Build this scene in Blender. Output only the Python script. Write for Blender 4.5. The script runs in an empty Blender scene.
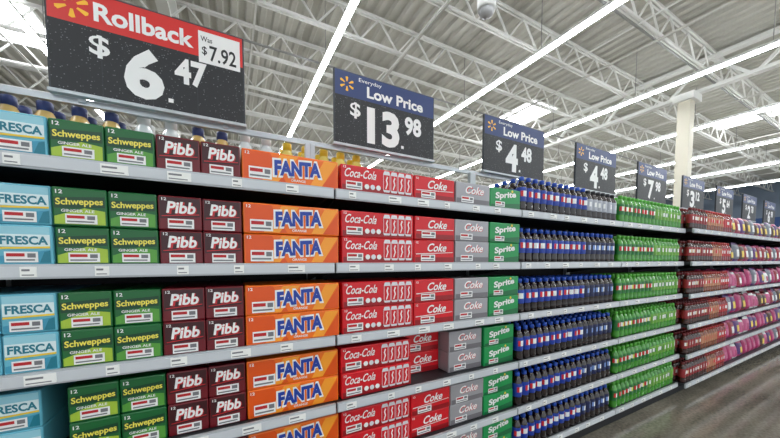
import bpy, bmesh, math, random
from mathutils import Vector, Matrix
random.seed(7)
scene = bpy.context.scene
try:
    scene.view_settings.view_transform = 'Standard'
    scene.view_settings.look = 'None'
    scene.view_settings.exposure = 0.17
except Exception as e:
    print(e)
D = 1.31
# ------------------------------------------------------------ materials
def lin(c):
    return tuple(((x/255)/12.92 if x/255 <= .04045 else ((x/255+.055)/1.055)**2.4) for x in c)
MATS = {}
def M(name, rgb, rough=.5, metal=0, noise=0, nscale=20, emit=0, bump=0, coat=0):
    if name in MATS: return MATS[name]
    m = bpy.data.materials.new(name); m.use_nodes = True
    nt = m.node_tree; b = nt.nodes['Principled BSDF']
    c = lin(rgb)
    b.inputs['Base Color'].default_value = (*c, 1)
    b.inputs['Roughness'].default_value = rough
    b.inputs['Metallic'].default_value = metal
    if coat: b.inputs['Coat Weight'].default_value = coat
    if noise:
        tc = nt.nodes.new('ShaderNodeTexCoord'); n = nt.nodes.new('ShaderNodeTexNoise')
        n.inputs['Scale'].default_value = nscale; n.inputs['Detail'].default_value = 6
        r = nt.nodes.new('ShaderNodeValToRGB')
        r.color_ramp.elements[0].position = .3; r.color_ramp.elements[1].position = .7
        r.color_ramp.elements[0].color = (*[x*(1-noise) for x in c], 1)
        r.color_ramp.elements[1].color = (*[min(1, x*(1+noise)) for x in c], 1)
        nt.links.new(tc.outputs['Object'], n.inputs['Vector'])
        nt.links.new(n.outputs['Fac'], r.inputs['Fac'])
        nt.links.new(r.outputs['Color'], b.inputs['Base Color'])
        if bump:
            bp = nt.nodes.new('ShaderNodeBump'); bp.inputs['Strength'].default_value = bump
            nt.links.new(n.outputs['Fac'], bp.inputs['Height']); nt.links.new(bp.outputs['Normal'], b.inputs['Normal'])
    if emit:
        b.inputs['Emission Color'].default_value = (*c, 1)
        b.inputs['Emission Strength'].default_value = emit
    MATS[name] = m
    return m
white = M('white_print', (240, 240, 238), .45)
black = M('black_print', (22, 22, 24), .45)
lip = M('shelf_lip_metal', (186, 190, 194), .35, .2, noise=.06, nscale=8)
lipsh = M('price_channel', (204, 208, 212), .3)
shelfm = M('shelf_dark_metal', (44, 46, 50), .5, .2)
darkm = M('gondola_back_panel', (26, 27, 30), .7)
tagw = M('price_tag', (244, 244, 240), .5)
redp = M('red_print', (190, 28, 34), .5)
# ------------------------------------------------------------ mesh builder
class MB:
    def __init__(s): s.v=[]; s.f=[]; s.mi=[]; s.mats=[]; s.sm=[]
    def m(s, mat):
        if mat not in s.mats: s.mats.append(mat)
        return s.mats.index(mat)
    def add(s, vs, fs, mat, smooth=False):
        o=len(s.v); s.v += [tuple(v) for v in vs]
        if isinstance(mat, list): ids=[s.m(x) for x in mat]
        else: ids=[s.m(mat)]*len(fs)
        for f,i in zip(fs,ids):
            s.f.append(tuple(o+k for k in f)); s.mi.append(i); s.sm.append(smooth)
    def box(s, a, b, mat):
        x0,y0,z0=a; x1,y1,z1=b
        vs=[(x0,y0,z0),(x1,y0,z0),(x1,y1,z0),(x0,y1,z0),(x0,y0,z1),(x1,y0,z1),(x1,y1,z1),(x0,y1,z1)]
        s.add(vs,[(0,3,2,1),(4,5,6,7),(0,1,5,4),(1,2,6,5),(2,3,7,6),(3,0,4,7)],mat)
    def bbox(s, a, b, mat, bev=.004, seg=2):
        bm=bmesh.new(); bmesh.ops.create_cube(bm,size=1)
        for v in bm.verts:
            v.co=Vector([(a[i]+b[i])/2+v.co[i]*(b[i]-a[i]) for i in range(3)])
        bmesh.ops.bevel(bm,geom=bm.edges[:],offset=bev,segments=seg,affect='EDGES',profile=.5)
        bm.verts.index_update()
        s.add([v.co[:] for v in bm.verts],[[v.index for v in f.verts] for f in bm.faces],mat)
        bm.free()
    def beam(s, p, q, w, mat):
        p=Vector(p); q=Vector(q); d=(q-p).normalized()
        u=d.cross(Vector((0,0,1)))
        if u.length<.01: u=Vector((1,0,0))
        u.normalize(); t=d.cross(u); h=w/2
        vs=[]
        for c in (p,q):
            for a,b in ((-h,-h),(h,-h),(h,h),(-h,h)): vs.append(c+u*a+t*b)
        s.add(vs,[(0,1,2,3),(7,6,5,4),(0,4,5,1),(1,5,6,2),(2,6,7,3),(3,7,4,0)],mat)
    def lathe(s, prof, mats, n=12, c=(0,0,0), smooth=True, facemat=None):
        vs=[];fs=[];ml=[]
        for r,z in prof:
            for k in range(n):
                a=2*math.pi*k/n; vs.append((c[0]+r*math.cos(a),c[1]+r*math.sin(a),c[2]+z))
        for i in range(len(prof)-1):
            for k in range(n):
                k2=(k+1)%n
                fs.append((i*n+k,i*n+k2,(i+1)*n+k2,(i+1)*n+k))
                mm=mats[i]
                if facemat: mm=facemat(i,k,mm)
                ml.append(mm)
        fs.append(tuple((len(prof)-1)*n+k for k in range(n))); ml.append(mats[-1])
        fs.append(tuple(reversed(range(n)))); ml.append(mats[0])
        s.add(vs,fs,ml,smooth)
    def poly(s, pts, y, mat):   # decal on front plane (x,z)
        s.add([(p[0],y,p[1]) for p in pts],[tuple(range(len(pts)))],mat)
    def rect(s, x0,z0,x1,z1,y,mat): s.poly([(x0,z0),(x1,z0),(x1,z1),(x0,z1)],y,mat)
    def ell(s, cx,cz,rx,rz,y,mat,n=16):
        s.poly([(cx+rx*math.cos(2*math.pi*k/n),cz+rz*math.sin(2*math.pi*k/n)) for k in range(n)],y,mat)
    def text(s, body, cx, cz, w, h, y, mat, bold=0.0, shear=0, slope=0):
        vs,fs=get_text(body,bold)
        out=[]
        for (u,v) in vs:   # u,v in [-.5,.5]
            out.append((cx+u*w+shear*v*h, y, cz+v*h+slope*u*w))
        s.add(out,fs,mat)
    def mesh(s, name):
        me=bpy.data.meshes.new(name); me.from_pydata(s.v,[],s.f)
        for m in s.mats: me.materials.append(m)
        me.polygons.foreach_set('material_index',s.mi)
        me.polygons.foreach_set('use_smooth',s.sm)
        me.update(); return me
    def obj(s, name, loc=(0,0,0)):
        o=bpy.data.objects.new(name,s.mesh(name)); o.location=loc
        scene.collection.objects.link(o); return o
TC={}
def get_text(body,bold):
    key=(body,bold)
    if key in TC: return TC[key]
    cu=bpy.data.curves.new('t','FONT'); cu.body=body; cu.size=1; cu.offset=bold; cu.resolution_u=3
    o=bpy.data.objects.new('t',cu); scene.collection.objects.link(o)
    bpy.context.view_layer.update()
    dg=bpy.context.evaluated_depsgraph_get()
    me=bpy.data.meshes.new_from_object(o.evaluated_get(dg))
    vs=[(v.co.x,v.co.y) for v in me.vertices]; fs=[tuple(p.vertices) for p in me.polygons]
    x0=min(v[0] for v in vs);x1=max(v[0] for v in vs);y0=min(v[1] for v in vs);y1=max(v[1] for v in vs)
    vs=[((x-x0)/(x1-x0)-.5,(y-y0)/(y1-y0)-.5) for x,y in vs]
    bpy.data.objects.remove(o); bpy.data.curves.remove(cu); bpy.data.meshes.remove(me)
    TC[key]=(vs,fs); return TC[key]
# ------------------------------------------------------------ room
FX0,FX1,FY0,FY1=-16,36,-9,32
def floor_mat():
    m=bpy.data.materials.new('polished_concrete'); m.use_nodes=True; nt=m.node_tree; b=nt.nodes['Principled BSDF']
    tc=nt.nodes.new('ShaderNodeTexCoord')
    n=nt.nodes.new('ShaderNodeTexNoise'); n.inputs['Scale'].default_value=1.6; n.inputs['Detail'].default_value=9
    n2=nt.nodes.new('ShaderNodeTexNoise'); n2.inputs['Scale'].default_value=45; n2.inputs['Detail'].default_value=4
    mx=nt.nodes.new('ShaderNodeMath'); mx.operation='ADD'
    r=nt.nodes.new('ShaderNodeValToRGB')
    ml=nt.nodes.new('ShaderNodeMath'); ml.operation='MULTIPLY'; ml.inputs[1].default_value=.5
    r.color_ramp.elements[0].position=.38; r.color_ramp.elements[1].position=.62
    r.color_ramp.elements[0].color=(*lin((94,89,80)),1); r.color_ramp.elements[1].color=(*lin((138,131,117)),1)
    for q in (n,n2): nt.links.new(tc.outputs['Object'],q.inputs['Vector'])
    nt.links.new(n.outputs['Fac'],mx.inputs[0]); nt.links.new(n2.outputs['Fac'],mx.inputs[1])
    nt.links.new(mx.outputs[0],ml.inputs[0]); nt.links.new(ml.outputs[0],r.inputs['Fac'])
    nt.links.new(r.outputs['Color'],b.inputs['Base Color'])
    b.inputs['Roughness'].default_value=.1
    return m
b=MB(); b.box((FX0,FY0,-.1),(FX1,FY1,0),floor_mat()); b.obj('floor')
deckm=M('roof_deck_paint',(190,188,179),.6,noise=.05,nscale=2)
steel=M('joist_steel_paint',(232,232,228),.5)
cond=M('conduit',(150,150,148),.5,.3)
ZD=7.2
b=MB(); x=FX0; vs=[];fs=[]; prof=[]
while x<FX1:
    prof += [(x,ZD),(x+.10,ZD),(x+.14,ZD+.07),(x+.26,ZD+.07)]; x+=.30
for (px,pz) in prof: vs += [(px,FY0,pz),(px,FY1,pz)]
for i in range(len(prof)-1): fs.append((2*i,2*i+1,2*i+3,2*i+2))
b.add(vs,fs,deckm); b.box((FX0,FY0,ZD+.09),(FX1,FY1,ZD+.2),deckm)
skym=M('skylight_lens',(250,252,255),.5,emit=5)
for (sx,sy) in ((-4.6,10.8),(10.5,8.7),(18.7,4.0),(3.5,20),(-9,5)):
    b.box((sx-.75,sy-1.3,ZD-.03),(sx+.75,sy+1.3,ZD-.005),white)
    b.box((sx-.68,sy-1.22,ZD-.04),(sx+.68,sy+1.22,ZD-.03),skym)
b.obj('ceiling')
b=MB(); y=FY0+.9
while y<FY1:
    zt,zb=ZD-.05,ZD-.72
    for dy in (-.035,.035):
        b.box((FX0,y+dy-.02,zt-.05),(FX1,y+dy+.02,zt),steel)
        b.box((FX0,y+dy-.02,zb),(FX1,y+dy+.02,zb+.05),steel)
    x=FX0+.3; k=0
    while x<FX1-.5:
        b.beam((x,y,zb+.03 if k%2 else zt-.03),(x+.5,y,zt-.03 if k%2 else zb+.03),.034,steel); x+=.5; k+=1
    y+=1.65
for x in (-7.5,-4.4,.6,3.9,7.9,16,19.5,22.5,28,31):
    b.box((x-.02,FY0,ZD-.74),(x+.02,FY1,ZD-.72),steel)
b.obj('ceiling_joists')
b=MB()
for gx in (-1,12.1,25):
    zt,zb=ZD-.08,ZD-1.0
    b.box((gx-.1,FY0,zt-.09),(gx+.1,FY1,zt),steel); b.box((gx-.1,FY0,zb),(gx+.1,FY1,zb+.09),steel)
    y=FY0; k=0
    while y<FY1-.9:
        b.beam((gx,y,zb if k%2 else zt),(gx,y+.9,zt if k%2 else zb),.07,steel); y+=.9;k+=1
b.obj('ceiling_girders')
LX=(-3.3,2.0,6.0,10.0,14.0,18.0,22.0,27.0)
b=MB()
for cy in (0.5,3.4,7.7,13): b.beam((FX0,cy,6.3),(FX1,cy,6.3),.035,cond)
for cx in (3.7,8.3,13.5,19): b.beam((cx,FY0,6.15),(cx,FY1,6.15),.04,M('sprinkler_pipe',(200,198,192),.5))
for sx in LX:
    y=FY0+1
    while y<FY1-1.1:
        b.beam((sx,y+.4,5.93),(sx,y+.4,ZD),.012,cond); y+=2.4
b.obj('ceiling_conduits')
wallm=M('wall_paint',(122,136,154),.7,noise=.04,nscale=1)
wallb=M('wall_blue',(52,84,138),.6)
b=MB(); b.box((FX1,FY0,0),(FX1+.2,FY1,ZD),wallm); b.box((FX1-.03,FY0,3.0),(FX1,FY1,4.6),wallb); b.obj('wall_right')
b=MB(); b.box((FX0,FY1,0),(FX1,FY1+.2,ZD),wallm); b.box((FX0,FY1-.03,3.0),(FX1,FY1,4.6),wallb); b.obj('wall_back')
b=MB(); b.box((FX0-.2,FY0,0),(FX0,FY1,ZD),wallm); b.obj('wall_left')
# column
colm=M('column_paint',(222,216,198),.5)
b=MB(); b.bbox((11.75,3.8,0),(12.05,4.1,6.2),colm,.02); b.bbox((11.65,3.7,0),(12.15,4.2,.35),colm,.02); b.box((11.67,3.72,6.0),(12.25,4.18,6.2),steel); b.obj('support_column')
b=MB(); b.bbox((24.85,8,0),(25.15,8.3,6.2),colm,.02); b.box((24.8,7.95,0),(25.2,8.35,.3),colm); b.obj('support_column')
# strip lights
lampm=M('lamp_diffuser',(248,252,255),.5,emit=30)
upm=M('added_ceiling_fill_glow',(248,252,255),.5,emit=5)  # added emitter to brighten the roof deck, not a part of the fixture
hous=M('lamp_housing',(235,235,232),.4)
for sx in LX:
    b=MB(); z=5.8
    b.box((sx-.05,FY0+1,z+.03),(sx+.05,FY1-1,z+.10),hous)
    y=FY0+1
    while y<FY1-1.1:
        b.box((sx-.055,y+.02,z-.008),(sx+.055,y+2.38,z+.03),lampm)
        b.box((sx-.03,y+.02,z+.10),(sx+.03,y+2.38,z+.108),upm)  # added fill strip glowing upward on the housing
        y+=2.4
    b.obj('strip_light')
# dome camera
b=MB(); c=(2.7,2.7,4.28)
b.lathe([(.03,-.07),(.07,-.05),(.09,0)],[M('dome_glass',(214,214,216),.15)]*2,20,c)
b.lathe([(.1,0),(.105,.03),(.105,.14),(.05,.2),(.02,.23),(.02,ZD-4.28)],[white]*5,20,c)
b.obj('ceiling_security_camera')
# ------------------------------------------------------------ shelving
SH=[1.715,1.385,1.055,.74,.43,.13]
DEP=.47
YS=1.78
def gondola(x0,x1,ext=0.0):
    b=MB(); yb=D+DEP
    b.box((x0,yb,0.02),(x1,yb+.03,1.70),darkm)
    b.box((x0,D+.03,0),(x1,yb,.09),darkm)
    for xx in (x0,x1):
        b.box((xx-.0 if xx==x0 else xx-.025,yb-.03,0),(xx+.025 if xx==x0 else xx,yb+.0,2.06),lip)
    for i,z in enumerate(SH):
        f=D-ext
        y1 = yb+.45 if i==0 else yb
        b.box((x0+.003,f+.012,z-.028),(x1-.003,y1,z),shelfm)
        b.box((x0+.003,f,z-.042),(x1-.003,f+.012,z+.003),lip)
        b.box((x0+.006,f-.004,z-.036),(x1-.006,f,z-.004),lipsh)
        for xx in (x0+.02,x1-.024):   # brackets
            b.add([(xx,yb,z-.03),(xx,f+.05,z-.03),(xx,yb,z-.11),(xx+.004,yb,z-.03),(xx+.004,f+.05,z-.03),(xx+.004,yb,z-.11)],[(0,1,2),(5,4,3),(0,2,5,3),(1,4,5,2)],shelfm)
        n=int((x1-x0)/.2)
        for k in range(n):
            tx=x0+.06+k*(x1-x0-.1)/n+random.uniform(-.02,.03); tw=random.choice((.05,.07,.035))
            b.box((tx,f-.006,z-.036),(tx+tw,f-.0042,z-.005),tagw)
            b.box((tx+.004,f-.0065,z-.018),(tx+tw*.6,f-.006,z-.012),M('grey_print',(120,120,124),.5))
            b.box((tx+.004,f-.0065,z-.031),(tx+tw*.85,f-.006,z-.028),M('grey_print',(120,120,124),.5))
    b.obj('gondola_shelf')
G0=.42
xs=[G0-2.44,G0-1.22,G0,G0+1.22,G0+2.44,G0+3.66]
for i in range(5): gondola(xs[i]+.001,xs[i+1]-.001)
for k in range(5): gondola(G0+3.66+.001+1.22*k,G0+3.66+1.22*(k+1)-.001,.06)
# sign rail
b=MB(); b.box((xs[0],YS+.005,2.06),(G0+3.66+6.1,YS+.03,2.085),M('rail_metal',(170,174,178),.3,.6)); b.obj('sign_rail')
# ------------------------------------------------------------ price signs
navy=M('sign_navy',(34,56,110),.4); sred=M('sign_red',(214,44,40),.4); spark=M('sign_yellow',(252,190,44),.4)
frame=M('sign_frame',(46,50,56),.4)
def speck():
    m=bpy.data.materials.new('speckled_black_flip_panel'); m.use_nodes=True; nt=m.node_tree; bb=nt.nodes['Principled BSDF']
    tc=nt.nodes.new('ShaderNodeTexCoord'); v=nt.nodes.new('ShaderNodeTexVoronoi'); v.inputs['Scale'].default_value=75
    r=nt.nodes.new('ShaderNodeValToRGB'); r.color_ramp.elements[0].position=.12; r.color_ramp.elements[1].position=.2
    r.color_ramp.elements[0].color=(.2,.2,.21,1); r.color_ramp.elements[1].color=(.014,.015,.018,1)
    nt.links.new(tc.outputs['Object'],v.inputs['Vector']); nt.links.new(v.outputs['Distance'],r.inputs['Fac']); nt.links.new(r.outputs['Color'],bb.inputs['Base Color'])
    bb.inputs['Roughness'].default_value=.5
    return m
spk=speck()
def price_sign(xc,kind,dol,cent):
    b=MB(); W,H=.75,.50; w=W/2; z0=0; hb=H*.66
    b.bbox((-w,0,z0),(w,.018,H),frame,.004)
    b.rect(-w+.008,z0+.008,w-.008,hb,-.001,spk)
    b.rect(-w+.008,hb,w-.008,H-.008,-.001,sred if kind else navy)
    cx,cz=(-w+.085,hb+.082)
    for k in range(6):
        a=math.pi/2+k*math.pi/3; ca,sa=math.cos(a),math.sin(a); r0,r1,hw=.016,.045,.0085
        if kind: r0,r1,hw=.02,.056,.011
        b.poly([(cx+ca*r0-sa*hw*.4,cz+sa*r0+ca*hw*.4),(cx+ca*r0+sa*hw*.4,cz+sa*r0-ca*hw*.4),(cx+ca*r1+sa*hw,cz+sa*r1-ca*hw),(cx+ca*(r1+.005),cz+sa*(r1+.005)),(cx+ca*r1-sa*hw,cz+sa*r1+ca*hw)],-.002,spark)
    if kind:
        b.text('Rollback',-.035,hb+.078,.37,.09,-.002,white,.03)
        b.rect(.17,hb-.03,w-.02,H-.03,-.002,white)
        b.text('Was',.205,hb+.10,.05,.028,-.003,black,.01)
        b.text('$',.195,hb+.035,.022,.05,-.003,black,.01)
        b.text('7.92',.277,hb+.03,.12,.085,-.003,black,.015)
    else:
        b.text('Everyday',-.13,hb+.128,.16,.034,-.002,white,.0)
        b.text('Low Price',.06,hb+.062,.43,.078,-.002,white,.03)
    big=len(dol)
    wd=.15 if big==1 else .24
    cxp=-.05 if big==1 else -.035
    b.text('$',cxp-wd/2-.08,.245,.07,.11,-.002,white,.02)
    b.text(dol,cxp,.165,wd,.26,-.002,white,.045)
    b.rect(cxp+wd/2+.014,.045,cxp+wd/2+.034,.066,-.002,white)
    b.text(cent,cxp+wd/2+.11,.225,.135,.14,-.002,white,.04)
    for xx in (-.2,-.02,.16): b.rect(xx-.001,.012,xx+.001,hb-.004,-.0015,frame)
    for xx in (-.28,.28): b.box((xx-.012,.018,-.03),(xx+.012,.024,.3),lip)
    b.bbox((-w-.004,-.006,-.012),(w+.004,.024,.006),lip,.002,1)
    o=b.obj('price_sign',(xc,YS-.02,2.095)); o.scale=(.96,1,.86)
prices=[('6','47',1),('13','98',0),('4','48',0),('4','48',0),('7','98',0),('3','12',0),('5','64',0),('2','78',0),('6','98',0),('4','98',0)]
for k,(a,c,kd) in enumerate(prices):
    price_sign(-.268+1.191*k,kd,a,c)
# ------------------------------------------------------------ cartons
CH=.121
def label(b,x0,z0,w=.07,h=.036,y=-.0022):
    b.rect(x0,z0,x0+w,z0+h,y,white)
    b.rect(x0+.004,z0+h*.55,x0+w*.6,z0+h*.85,y-.0004,redp)
    b.rect(x0+.004,z0+h*.15,x0+w*.9,z0+h*.3,y-.0004,M('grey_print',(120,120,124),.5))
    b.rect(x0+w*.68,z0+h*.45,x0+w*.93,z0+h*.85,y-.0004,M('grey_print',(120,120,124),.5))
def carton(w,d,base,deco,name):
    b=MB(); b.bbox((-w/2,0,0),(w/2,d,CH),base,.005,2)
    deco(b,w); return b.mesh(name)
gl=.3
fres=M('citrus_carton_aqua',(100,180,202),gl); fres2=M('citrus_teal',(20,120,140),gl); yel=M('yellow_print',(238,206,60),gl); pale=M('pale_print',(222,238,240),gl)
def d_fresca(b,w):
    b.rect(-w/2+.005,.078,w/2-.005,CH-.006,-.0008,M('light_aqua',(150,206,220),gl))
    b.rect(-w/2+.005,.055,w/2-.005,.092,-.0012,pale)
    b.text('FRESCA',.001,.074,w*.84,.026,-.0018,fres2,.035)
    b.poly([(-w/2+.005,.047),(w/2-.005,.051),(w/2-.005,.057),(-w/2+.005,.053)],-.0016,yel)
    b.poly([(-w/2+.005,.006),(w/2-.005,.006),(w/2-.005,.046),(-w/2+.005,.026)],-.001,M('aqua_mid',(60,150,180),gl))
    b.poly([(w/2-.03,.006),(w/2-.005,.006),(w/2-.005,.044),(w/2-.018,.04)],-.0012,fres2)
    label(b,-.042,.008,.07,.032)
grn=M('ginger_green',(16,98,46),gl); lime=M('lime_print',(166,196,58),gl); gold=M('gold_print',(238,226,90),gl)
def d_ginger(lowlab):
    def f(b,w):
        b.poly([(-w/2+.005,.006),(w/2-.005,.006),(w/2-.005,.05),(.01,.058),(-w/2+.005,.03)],-.0008,lime if not lowlab else M('mid_green',(86,156,58),gl))
        b.poly([(-w/2+.005,.055),(w/2-.005,.062),(w/2-.005,.097),(-w/2+.005,.088)],-.0012,M('deep_green',(10,66,36),gl))
        b.text('Schweppes',0,.075,w*.86,.027,-.0018,gold,.025,slope=.05)
        b.text('12',-w/2+.018,.106,.016,.012,-.0018,white,.02)
        b.text('GINGER ALE',-.005,.048,w*.6,.009,-.0018,white,.02)
        label(b,-.035,.008,.075,.03)
    return f
mar=M('maroon_carton',(108,12,26),gl); mar2=M('dark_maroon',(58,6,14),gl); bred=M('bright_red',(200,32,40),gl)
def d_pibb(b,w):
    b.poly([(-w/2+.005,.04),(w/2-.005,.05),(w/2-.005,.115),(-w/2+.005,.115)],-.0008,mar2)
    b.poly([(-w/2+.01,.047),(w/2-.008,.057),(w/2-.008,.06),(-w/2+.01,.05)],-.0012,bred)
    b.text('Pibb',.004,.08,w*.66,.042,-.0026,white,.03,shear=.15)
    b.text('Pibb',.007,.078,w*.66,.044,-.0018,bred,.07,shear=.15)
    b.text('12',-w/2+.018,.108,.014,.01,-.0018,white,.02)
    label(b,-.038,.006,.078,.034)
ora=M('orange_carton',(244,112,16),gl); ora2=M('light_orange',(252,160,44),gl); ora3=M('deep_orange',(228,84,14),gl); blu=M('royal_blue',(26,62,160),gl)
def d_fanta(b,w):
    b.poly([(-w/2+.006,.006),(-.03,.006),(-.09,.115),(-w/2+.006,.115)],-.0008,ora3)
    b.poly([(-.12,.006),(-.06,.006),(.02,.115),(-.05,.115)],-.001,ora2)
    b.poly([(.12,.006),(w/2-.006,.006),(w/2-.006,.1),(.16,.06)],-.001,ora3)
    b.poly([(.07,.006),(.12,.006),(.19,.115),(.13,.115)],-.0012,ora2)
    b.text('FANTA',.02,.066,.205,.078,-.0018,white,.09,slope=.06)
    b.text('FANTA',.02,.066,.19,.062,-.0024,blu,.055,slope=.06)
    b.text('12',-w/2+.02,.106,.016,.012,-.0018,white,.02)
    b.text('ORANGE',.02,.017,.06,.01,-.0018,white,.02)
    label(b,-.17,.01,.085,.045)
crd=M('cola_red',(212,18,32),gl); crd2=M('dark_cola_red',(150,12,22),gl); silver=M('silver_print',(220,220,224),.3,.1)
def can(b,cx,cz,w,h,y):
    b.poly([(cx-w*.38,cz-h/2),(cx+w*.38,cz-h/2),(cx+w/2,cz-h*.42),(cx+w/2,cz+h*.36),(cx+w*.36,cz+h/2),(cx-w*.36,cz+h/2),(cx-w/2,cz+h*.36),(cx-w/2,cz-h*.42)],y,silver)
    b.rect(cx-w*.44,cz-h*.4,cx+w*.44,cz+h*.32,y-.0004,crd)
    b.poly([(cx-w*.2,cz-h*.34),(cx-w*.08,cz-h*.36),(cx+w*.18,cz-h*.1),(cx+w*.04,cz+h*.08),(cx+w*.2,cz+h*.22),(cx+w*.04,cz+h*.26),(cx-w*.14,cz+h*.08),(cx+.0,cz-h*.1)],y-.0008,white)
def d_coke(b,w):
    b.rect(-w/2+.006,.004,w/2-.006,.03,-.0008,crd2)
    b.text('Coca-Cola',-.095,.085,.16,.04,-.0022,white,.012,shear=.3)
    for k in range(4): can(b,.038+k*.041,.064,.037,.1,-.0016)
    b.text('12',-w/2+.018,.109,.014,.01,-.0018,white,.02)
    label(b,-.17,.012,.08,.036)
    for k in range(3): b.ell(-.066+k*.03,.03,.012,.012,-.0014,white if k!=1 else silver)
def d_coke2(b,w):
    b.rect(-w/2+.006,.004,w/2-.006,.03,-.0008,crd2)
    b.text('Coke',.015,.082,w*.48,.044,-.0022,white,.02,shear=.35)
    b.poly([(-w/2+.01,.045),(w/2-.01,.055),(w/2-.01,.058),(-w/2+.01,.049)],-.0016,white)
    label(b,-.09,.01,.09,.034)
    b.text('12',-w/2+.018,.107,.014,.01,-.0018,white,.02)
gry=M('diet_silver',(162,160,164),.3,.2); gry2=M('diet_dark',(116,112,116),gl)
def d_diet(b,w):
    b.rect(-w/2+.006,.004,w/2-.006,.032,-.0008,gry2)
    b.text('Coke',.01,.082,w*.55,.044,-.0022,white,.025,shear=.35)
    b.text('Coke',.013,.080,w*.55,.044,-.0016,crd,.055,shear=.35)
    label(b,-.09,.01,.09,.034)
sgr=M('sprite_green',(10,146,74),gl); sgr2=M('sprite_dark',(6,104,56),gl)
def d_sprite(b,w):
    b.poly([(-w/2+.006,.004),(w/2-.006,.004),(w/2-.006,.04),(-w/2+.006,.02)],-.0008,sgr2)
    b.text('Sprite',0,.078,w*.68,.048,-.0022,white,.035,slope=.12)
    b.ell(.055,.108,.008,.008,-.002,yel)
    label(b,-.09,.01,.08,.03)
K={
 'fresca':('citrus_soda_carton',.120,.40,fres,d_fresca),
 'g1':('ginger_ale_carton',.129,.40,grn,d_ginger(0)),
 'g2':('ginger_ale_carton',.129,.40,grn,d_ginger(1)),
 'pibb':('cherry_soda_carton',.130,.40,mar,d_pibb),
 'fanta':('orange_soda_carton',.388,.13,ora,d_fanta),
 'coke':('cola_carton',.386,.13,crd,d_coke),
 'coke2':('cola_carton',.262,.19,crd,d_coke2),
 'diet':('diet_cola_carton',.256,.19,gry,d_diet),
 'sprite':('lemon_lime_soda_carton',.262,.19,sgr,d_sprite)}
KM={k:carton(v[1],v[2],v[3],v[4],v[0]) for k,v in K.items()}
cols=[('g1',-.914),('fresca',-.787),('fresca',-.664),('fresca',-.5415),('g1',-.414),('g2',-.283),('pibb',-.150),('pibb',-.018),('fanta',.246),('coke',.647),('coke2',.977),('diet',1.242),('sprite',1.507)]
def put(kind,x,y,z):
    nm=K[kind][0]; o=bpy.data.objects.new(nm,KM[kind]); 
    o.location=(x,y,z); scene.collection.objects.link(o)
    o.rotation_euler=(0,0,math.radians(random.uniform(-.35,.35)))
for si,z in enumerate(SH):
    n=1 if si==0 else 2
    for kind,x in cols:
        base=.008 if si<3 else .035
        xx=x; nn=n
        if si==3 and kind in('fresca','g1') and x<-.5: base=.055; xx=x-.065
        if si==3 and kind=='coke2': base=.14
        if si==3 and kind=='diet': base=.05
        if si==3 and kind=='coke': base=.03
        dep=K[kind][2]
        for L in range(nn):
            yy=D+base+random.uniform(0,.008)
            put(kind,xx,yy,z+.0005+L*(CH+.0008))
            if dep<.2 and si in(0,3,4,5) or dep<.15:
                yb=yy+dep+.012
                if yb+dep<D+DEP-.035: put(kind,xx,yb,z+.0005+L*(CH+.0008))
# ------------------------------------------------------------ bottles
def bottle_template(h,r,liq,lab,cap,accent,n=12):
    P=[(r*.78,0),(r*.97,h*.04),(r,h*.12),(r*.93,h*.22),(r,h*.28),(r,h*.42),(r,h*.58),(r*1.0,h*.68),(r*.86,h*.76),(r*.5,h*.87),(r*.42,h*.885),(r*.5,h*.89),(r*.5,h*.99),(r*.42,h)]
    m=[liq,liq,liq,liq,lab,lab,lab,liq,liq,liq,cap,cap,cap]
    def fm(i,k,mm):
        if i==5 and accent and k in accent: return accent[k]
        return mm
    b=MB(); b.lathe(P,m,n,facemat=fm); return b
def fill(b,tpl,x0,x1,zs,y0,rows,pitch,skip=0.0):
    n=int((x1-x0)/pitch)
    for z in zs:
        for k in range(n):
            for r in range(rows):
                if r==0 and random.random()<skip: continue
                a=random.uniform(-.5,.5); ca,sa=math.cos(a),math.sin(a)
                cx=x0+pitch*(k+.5)+random.uniform(-.0008,.0008); cy=y0+pitch*(r+.5)+random.uniform(-.001,.001)
                o=len(b.v)
                b.v += [(cx+v[0]*ca-v[1]*sa,cy+v[0]*sa+v[1]*ca,z+v[2]) for v in tpl.v]
                b.f += [tuple(o+i for i in f) for f in tpl.f]
                ids=[b.m(m) for m in tpl.mats]
                b.mi += [ids[i] for i in tpl.mi]; b.sm += tpl.sm
cola=M('cola_liquid',(30,14,12),.08,coat=.5); plab=M('blue_label',(22,60,160),.35); pcap=M('blue_cap',(34,80,184),.35)
lred=M('label_red',(210,36,44),.35)
zlab=M('navy_label',(24,34,78),.35); kcap=M('black_cap',(26,28,34),.35)
acc={7:lred,8:white,9:white,10:M('label_cyan',(90,160,220),.35)}
t1=bottle_template(.222,.033,cola,plab,pcap,acc)
t2=bottle_template(.222,.033,cola,zlab,pcap,{8:M('label_lightblue',(120,150,210),.35),9:white})
t2b=bottle_template(.215,.033,cola,M('silver_label',(176,180,190),.35),kcap,{8:white})
zz=[z+.001 for z in SH]
A,B=G0+1.22+.012,G0+2.44-.012
b=MB(); fill(b,t1,A,A+.068*11+.001,zz,D+.012,4,.068); b.obj('cola_bottles')
b=MB(); fill(b,t2,A+.068*11,B,zz[1:],D+.012,4,.068); fill(b,t2b,A+.068*11,B,zz[:1],D+.012,4,.068); b.obj('sugar_free_cola_bottles')
gliq=M('green_bottle',(66,148,44),.12,coat=.4); glab=M('green_label',(20,112,44),.35); gcap=M('green_cap',(88,176,60),.35)
t3=bottle_template(.222,.033,gliq,glab,gcap,{8:white,9:M('label_yellow',(226,226,90),.35),7:lred})
t3b=bottle_template(.222,.033,gliq,M('lime_label',(110,168,60),.35),gcap,{8:white,9:glab})
A,B=G0+2.44+.012,G0+3.66-.012
b=MB(); fill(b,t3,A,A+.068*9+.001,zz,D+.012,4,.068); b.obj('citrus_soda_bottles')
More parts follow.
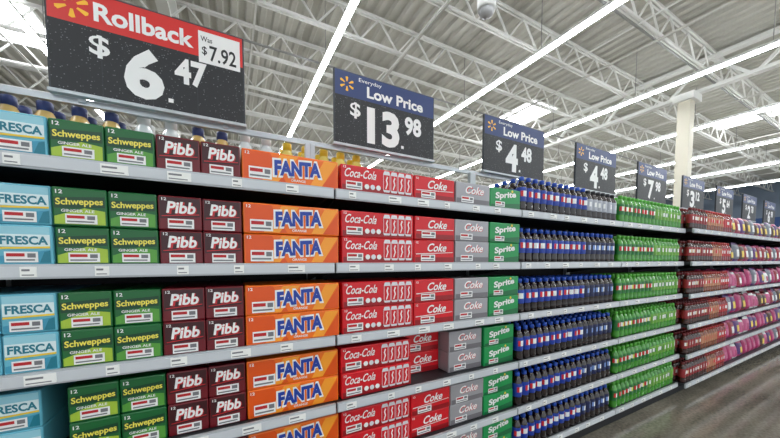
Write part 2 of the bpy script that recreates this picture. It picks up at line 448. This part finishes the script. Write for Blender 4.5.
b=MB(); fill(b,t3b,A+.068*9,B,zz,D+.012,4,.068); b.obj('lime_soda_bottles')
rl=M('root_beer_liquid',(58,22,14),.12,coat=.4); 
t4=bottle_template(.215,.0325,rl,M('maroon_label',(150,40,44),.35),M('maroon_cap',(120,30,34),.35),{8:white,9:M('label_tan',(216,180,130),.35)})
t5=bottle_template(.215,.0325,M('amber_liquid',(130,66,34),.12,coat=.4),M('tan_label',(190,130,96),.35),M('red_cap',(180,46,44),.35),{8:lred,9:white})
t5b=bottle_template(.215,.0325,M('red_liquid',(130,24,30),.12,coat=.4),M('red_label',(186,40,46),.35),M('red_cap',(180,46,44),.35),{8:white})
A,B=G0+3.66+.012,G0+4.88-.012
Y5=D-.046
b=MB(); 
for i,z in enumerate(zz): fill(b,t4,A,A+.068*(9 if i%2 else 6)+.001,[z],Y5,4,.068)
b.obj('root_beer_bottles')
b=MB(); 
for i,z in enumerate(zz): fill(b,t5,A+.068*(9 if i%2 else 6),A+.068*13+.001,[z],Y5,4,.068)
b.obj('iced_tea_bottles')
b=MB(); fill(b,t5b,A+.068*13,B,zz,Y5,4,.068); b.obj('fruit_drink_bottles')
# tall bottles standing behind cartons on the top deck
t6=bottle_template(.36,.052,M('tea_liquid',(214,180,110),.15,coat=.3),M('pale_label',(236,234,220),.4),M('navy_cap',(50,64,120),.35),{8:M('label_yellow2',(240,206,60),.4)})
t7=bottle_template(.36,.052,M('lemon_liquid',(236,214,110),.15,coat=.3),M('pale_label',(236,234,220),.4),M('yellow_cap',(236,196,40),.35),{8:lred})
t8=bottle_template(.37,.052,M('clear_pale_liquid',(220,226,226),.15,coat=.3),M('pale_label',(236,234,220),.4),M('white_cap',(230,230,228),.35),{8:plab})
b=MB(); fill(b,t6,-.95,-.4,[SH[0]+.001],YS+.035,2,.108); fill(b,t6,-.18,.04,[SH[0]+.001],YS+.035,2,.108); b.obj('juice_bottles')
b=MB(); fill(b,t8,-.4,-.18,[SH[0]+.001],YS+.035,2,.108); fill(b,t8,.04,.26,[SH[0]+.001],YS+.035,2,.108);  b.obj('water_bottles')
b=MB(); fill(b,t7,.26,.82,[SH[0]+.001],YS+.035,2,.108); b.obj('lemonade_bottles')
# ------------------------------------------------------------ candy bags
def pouch(w,h,t,mat,mat2,mat3):
    b=MB(); n=8; vs=[];fs=[];ml=[]
    for side in (-1,1):
        o=len(vs)
        for j in range(n+1):
            for i in range(n+1):
                u=i/n*2-1; v=j/n*2-1
                th=t/2*max(0,(1-abs(u)**3))*max(0,(1-abs(v)**3))**.7
                vs.append((u*w/2*(1-.05*(1-v*v)),side*th,(v+1)/2*h))
        for j in range(n):
            for i in range(n):
                q=(o+j*(n+1)+i,o+j*(n+1)+i+1,o+(j+1)*(n+1)+i+1,o+(j+1)*(n+1)+i)
                fs.append(q if side<0 else q[::-1])
                ml.append(mat3 if j in(0,n-1) else (mat2 if 2<=j<=4 and 2<=i<=5 else mat))
    b.add(vs,fs,ml,True); return b
pk=M('magenta_bag',(176,26,98),.3); pk2=M('pink_bag',(204,96,142),.3); pu=M('purple_bag',(88,44,116),.3); rd=M('red_bag',(150,26,44),.3)
brn=M('brown_bag',(80,50,42),.35); gy=M('grey_bag',(120,124,136),.35)
T=[pouch(.17,.22,.07,pk,pk2,pk),pouch(.17,.2,.07,pk2,pk,white),pouch(.17,.22,.07,pu,yel,pk),pouch(.17,.21,.07,rd,white,pk),pouch(.17,.2,.07,brn,yel,rd),pouch(.17,.22,.07,gy,white,pu),pouch(.17,.17,.07,white,pk,pk2)]
def bags(x0,x1,name,wts):
    b=MB()
    for zi,z in enumerate(SH):
        x=x0+.1; wt=wts[0] if zi<2 else wts[1]
        while x<x1-.09:
            t=random.choices(T,wt)[0]
            for r in range(4):
                cx=x+random.uniform(-.008,.008); cy=D+.004+r*.085; ln=.12+random.uniform(-.04,.05)
                o=len(b.v); s=1.0+random.uniform(-.14,.08)
                b.v+=[(cx+v[0]*s,cy+v[1]*s+v[2]*ln,z+.001+v[2]*s) for v in t.v]
                b.f+=[tuple(o+i for i in f) for f in t.f]; ids=[b.m(m) for m in t.mats]
                b.mi+=[ids[i] for i in t.mi]; b.sm+=t.sm
            x+=.187
    b.obj(name)
bags(G0+4.88,G0+7.32,'candy_bags',([0,0,2,3,5,4,0],[6,2,3,2,2,1,1]))
bags(G0+7.32,G0+9.76,'snack_bags',([0,0,2,2,5,5,0],[4,1,3,3,3,3,1]))
# ------------------------------------------------------------ world, camera
w=bpy.data.worlds.new('World'); scene.world=w; w.use_nodes=True
w.node_tree.nodes['Background'].inputs[0].default_value=(.88,.95,1,1)
w.node_tree.nodes['Background'].inputs[1].default_value=1.15
cam=bpy.data.cameras.new('Camera'); co=bpy.data.objects.new('Camera',cam); scene.collection.objects.link(co)
co.location=(0,0,1.40); co.rotation_euler=(math.radians(87),0,math.radians(-28))
cam.sensor_width=36; cam.lens=302/780*36; cam.shift_y=57/780; cam.clip_start=.02
scene.camera=co
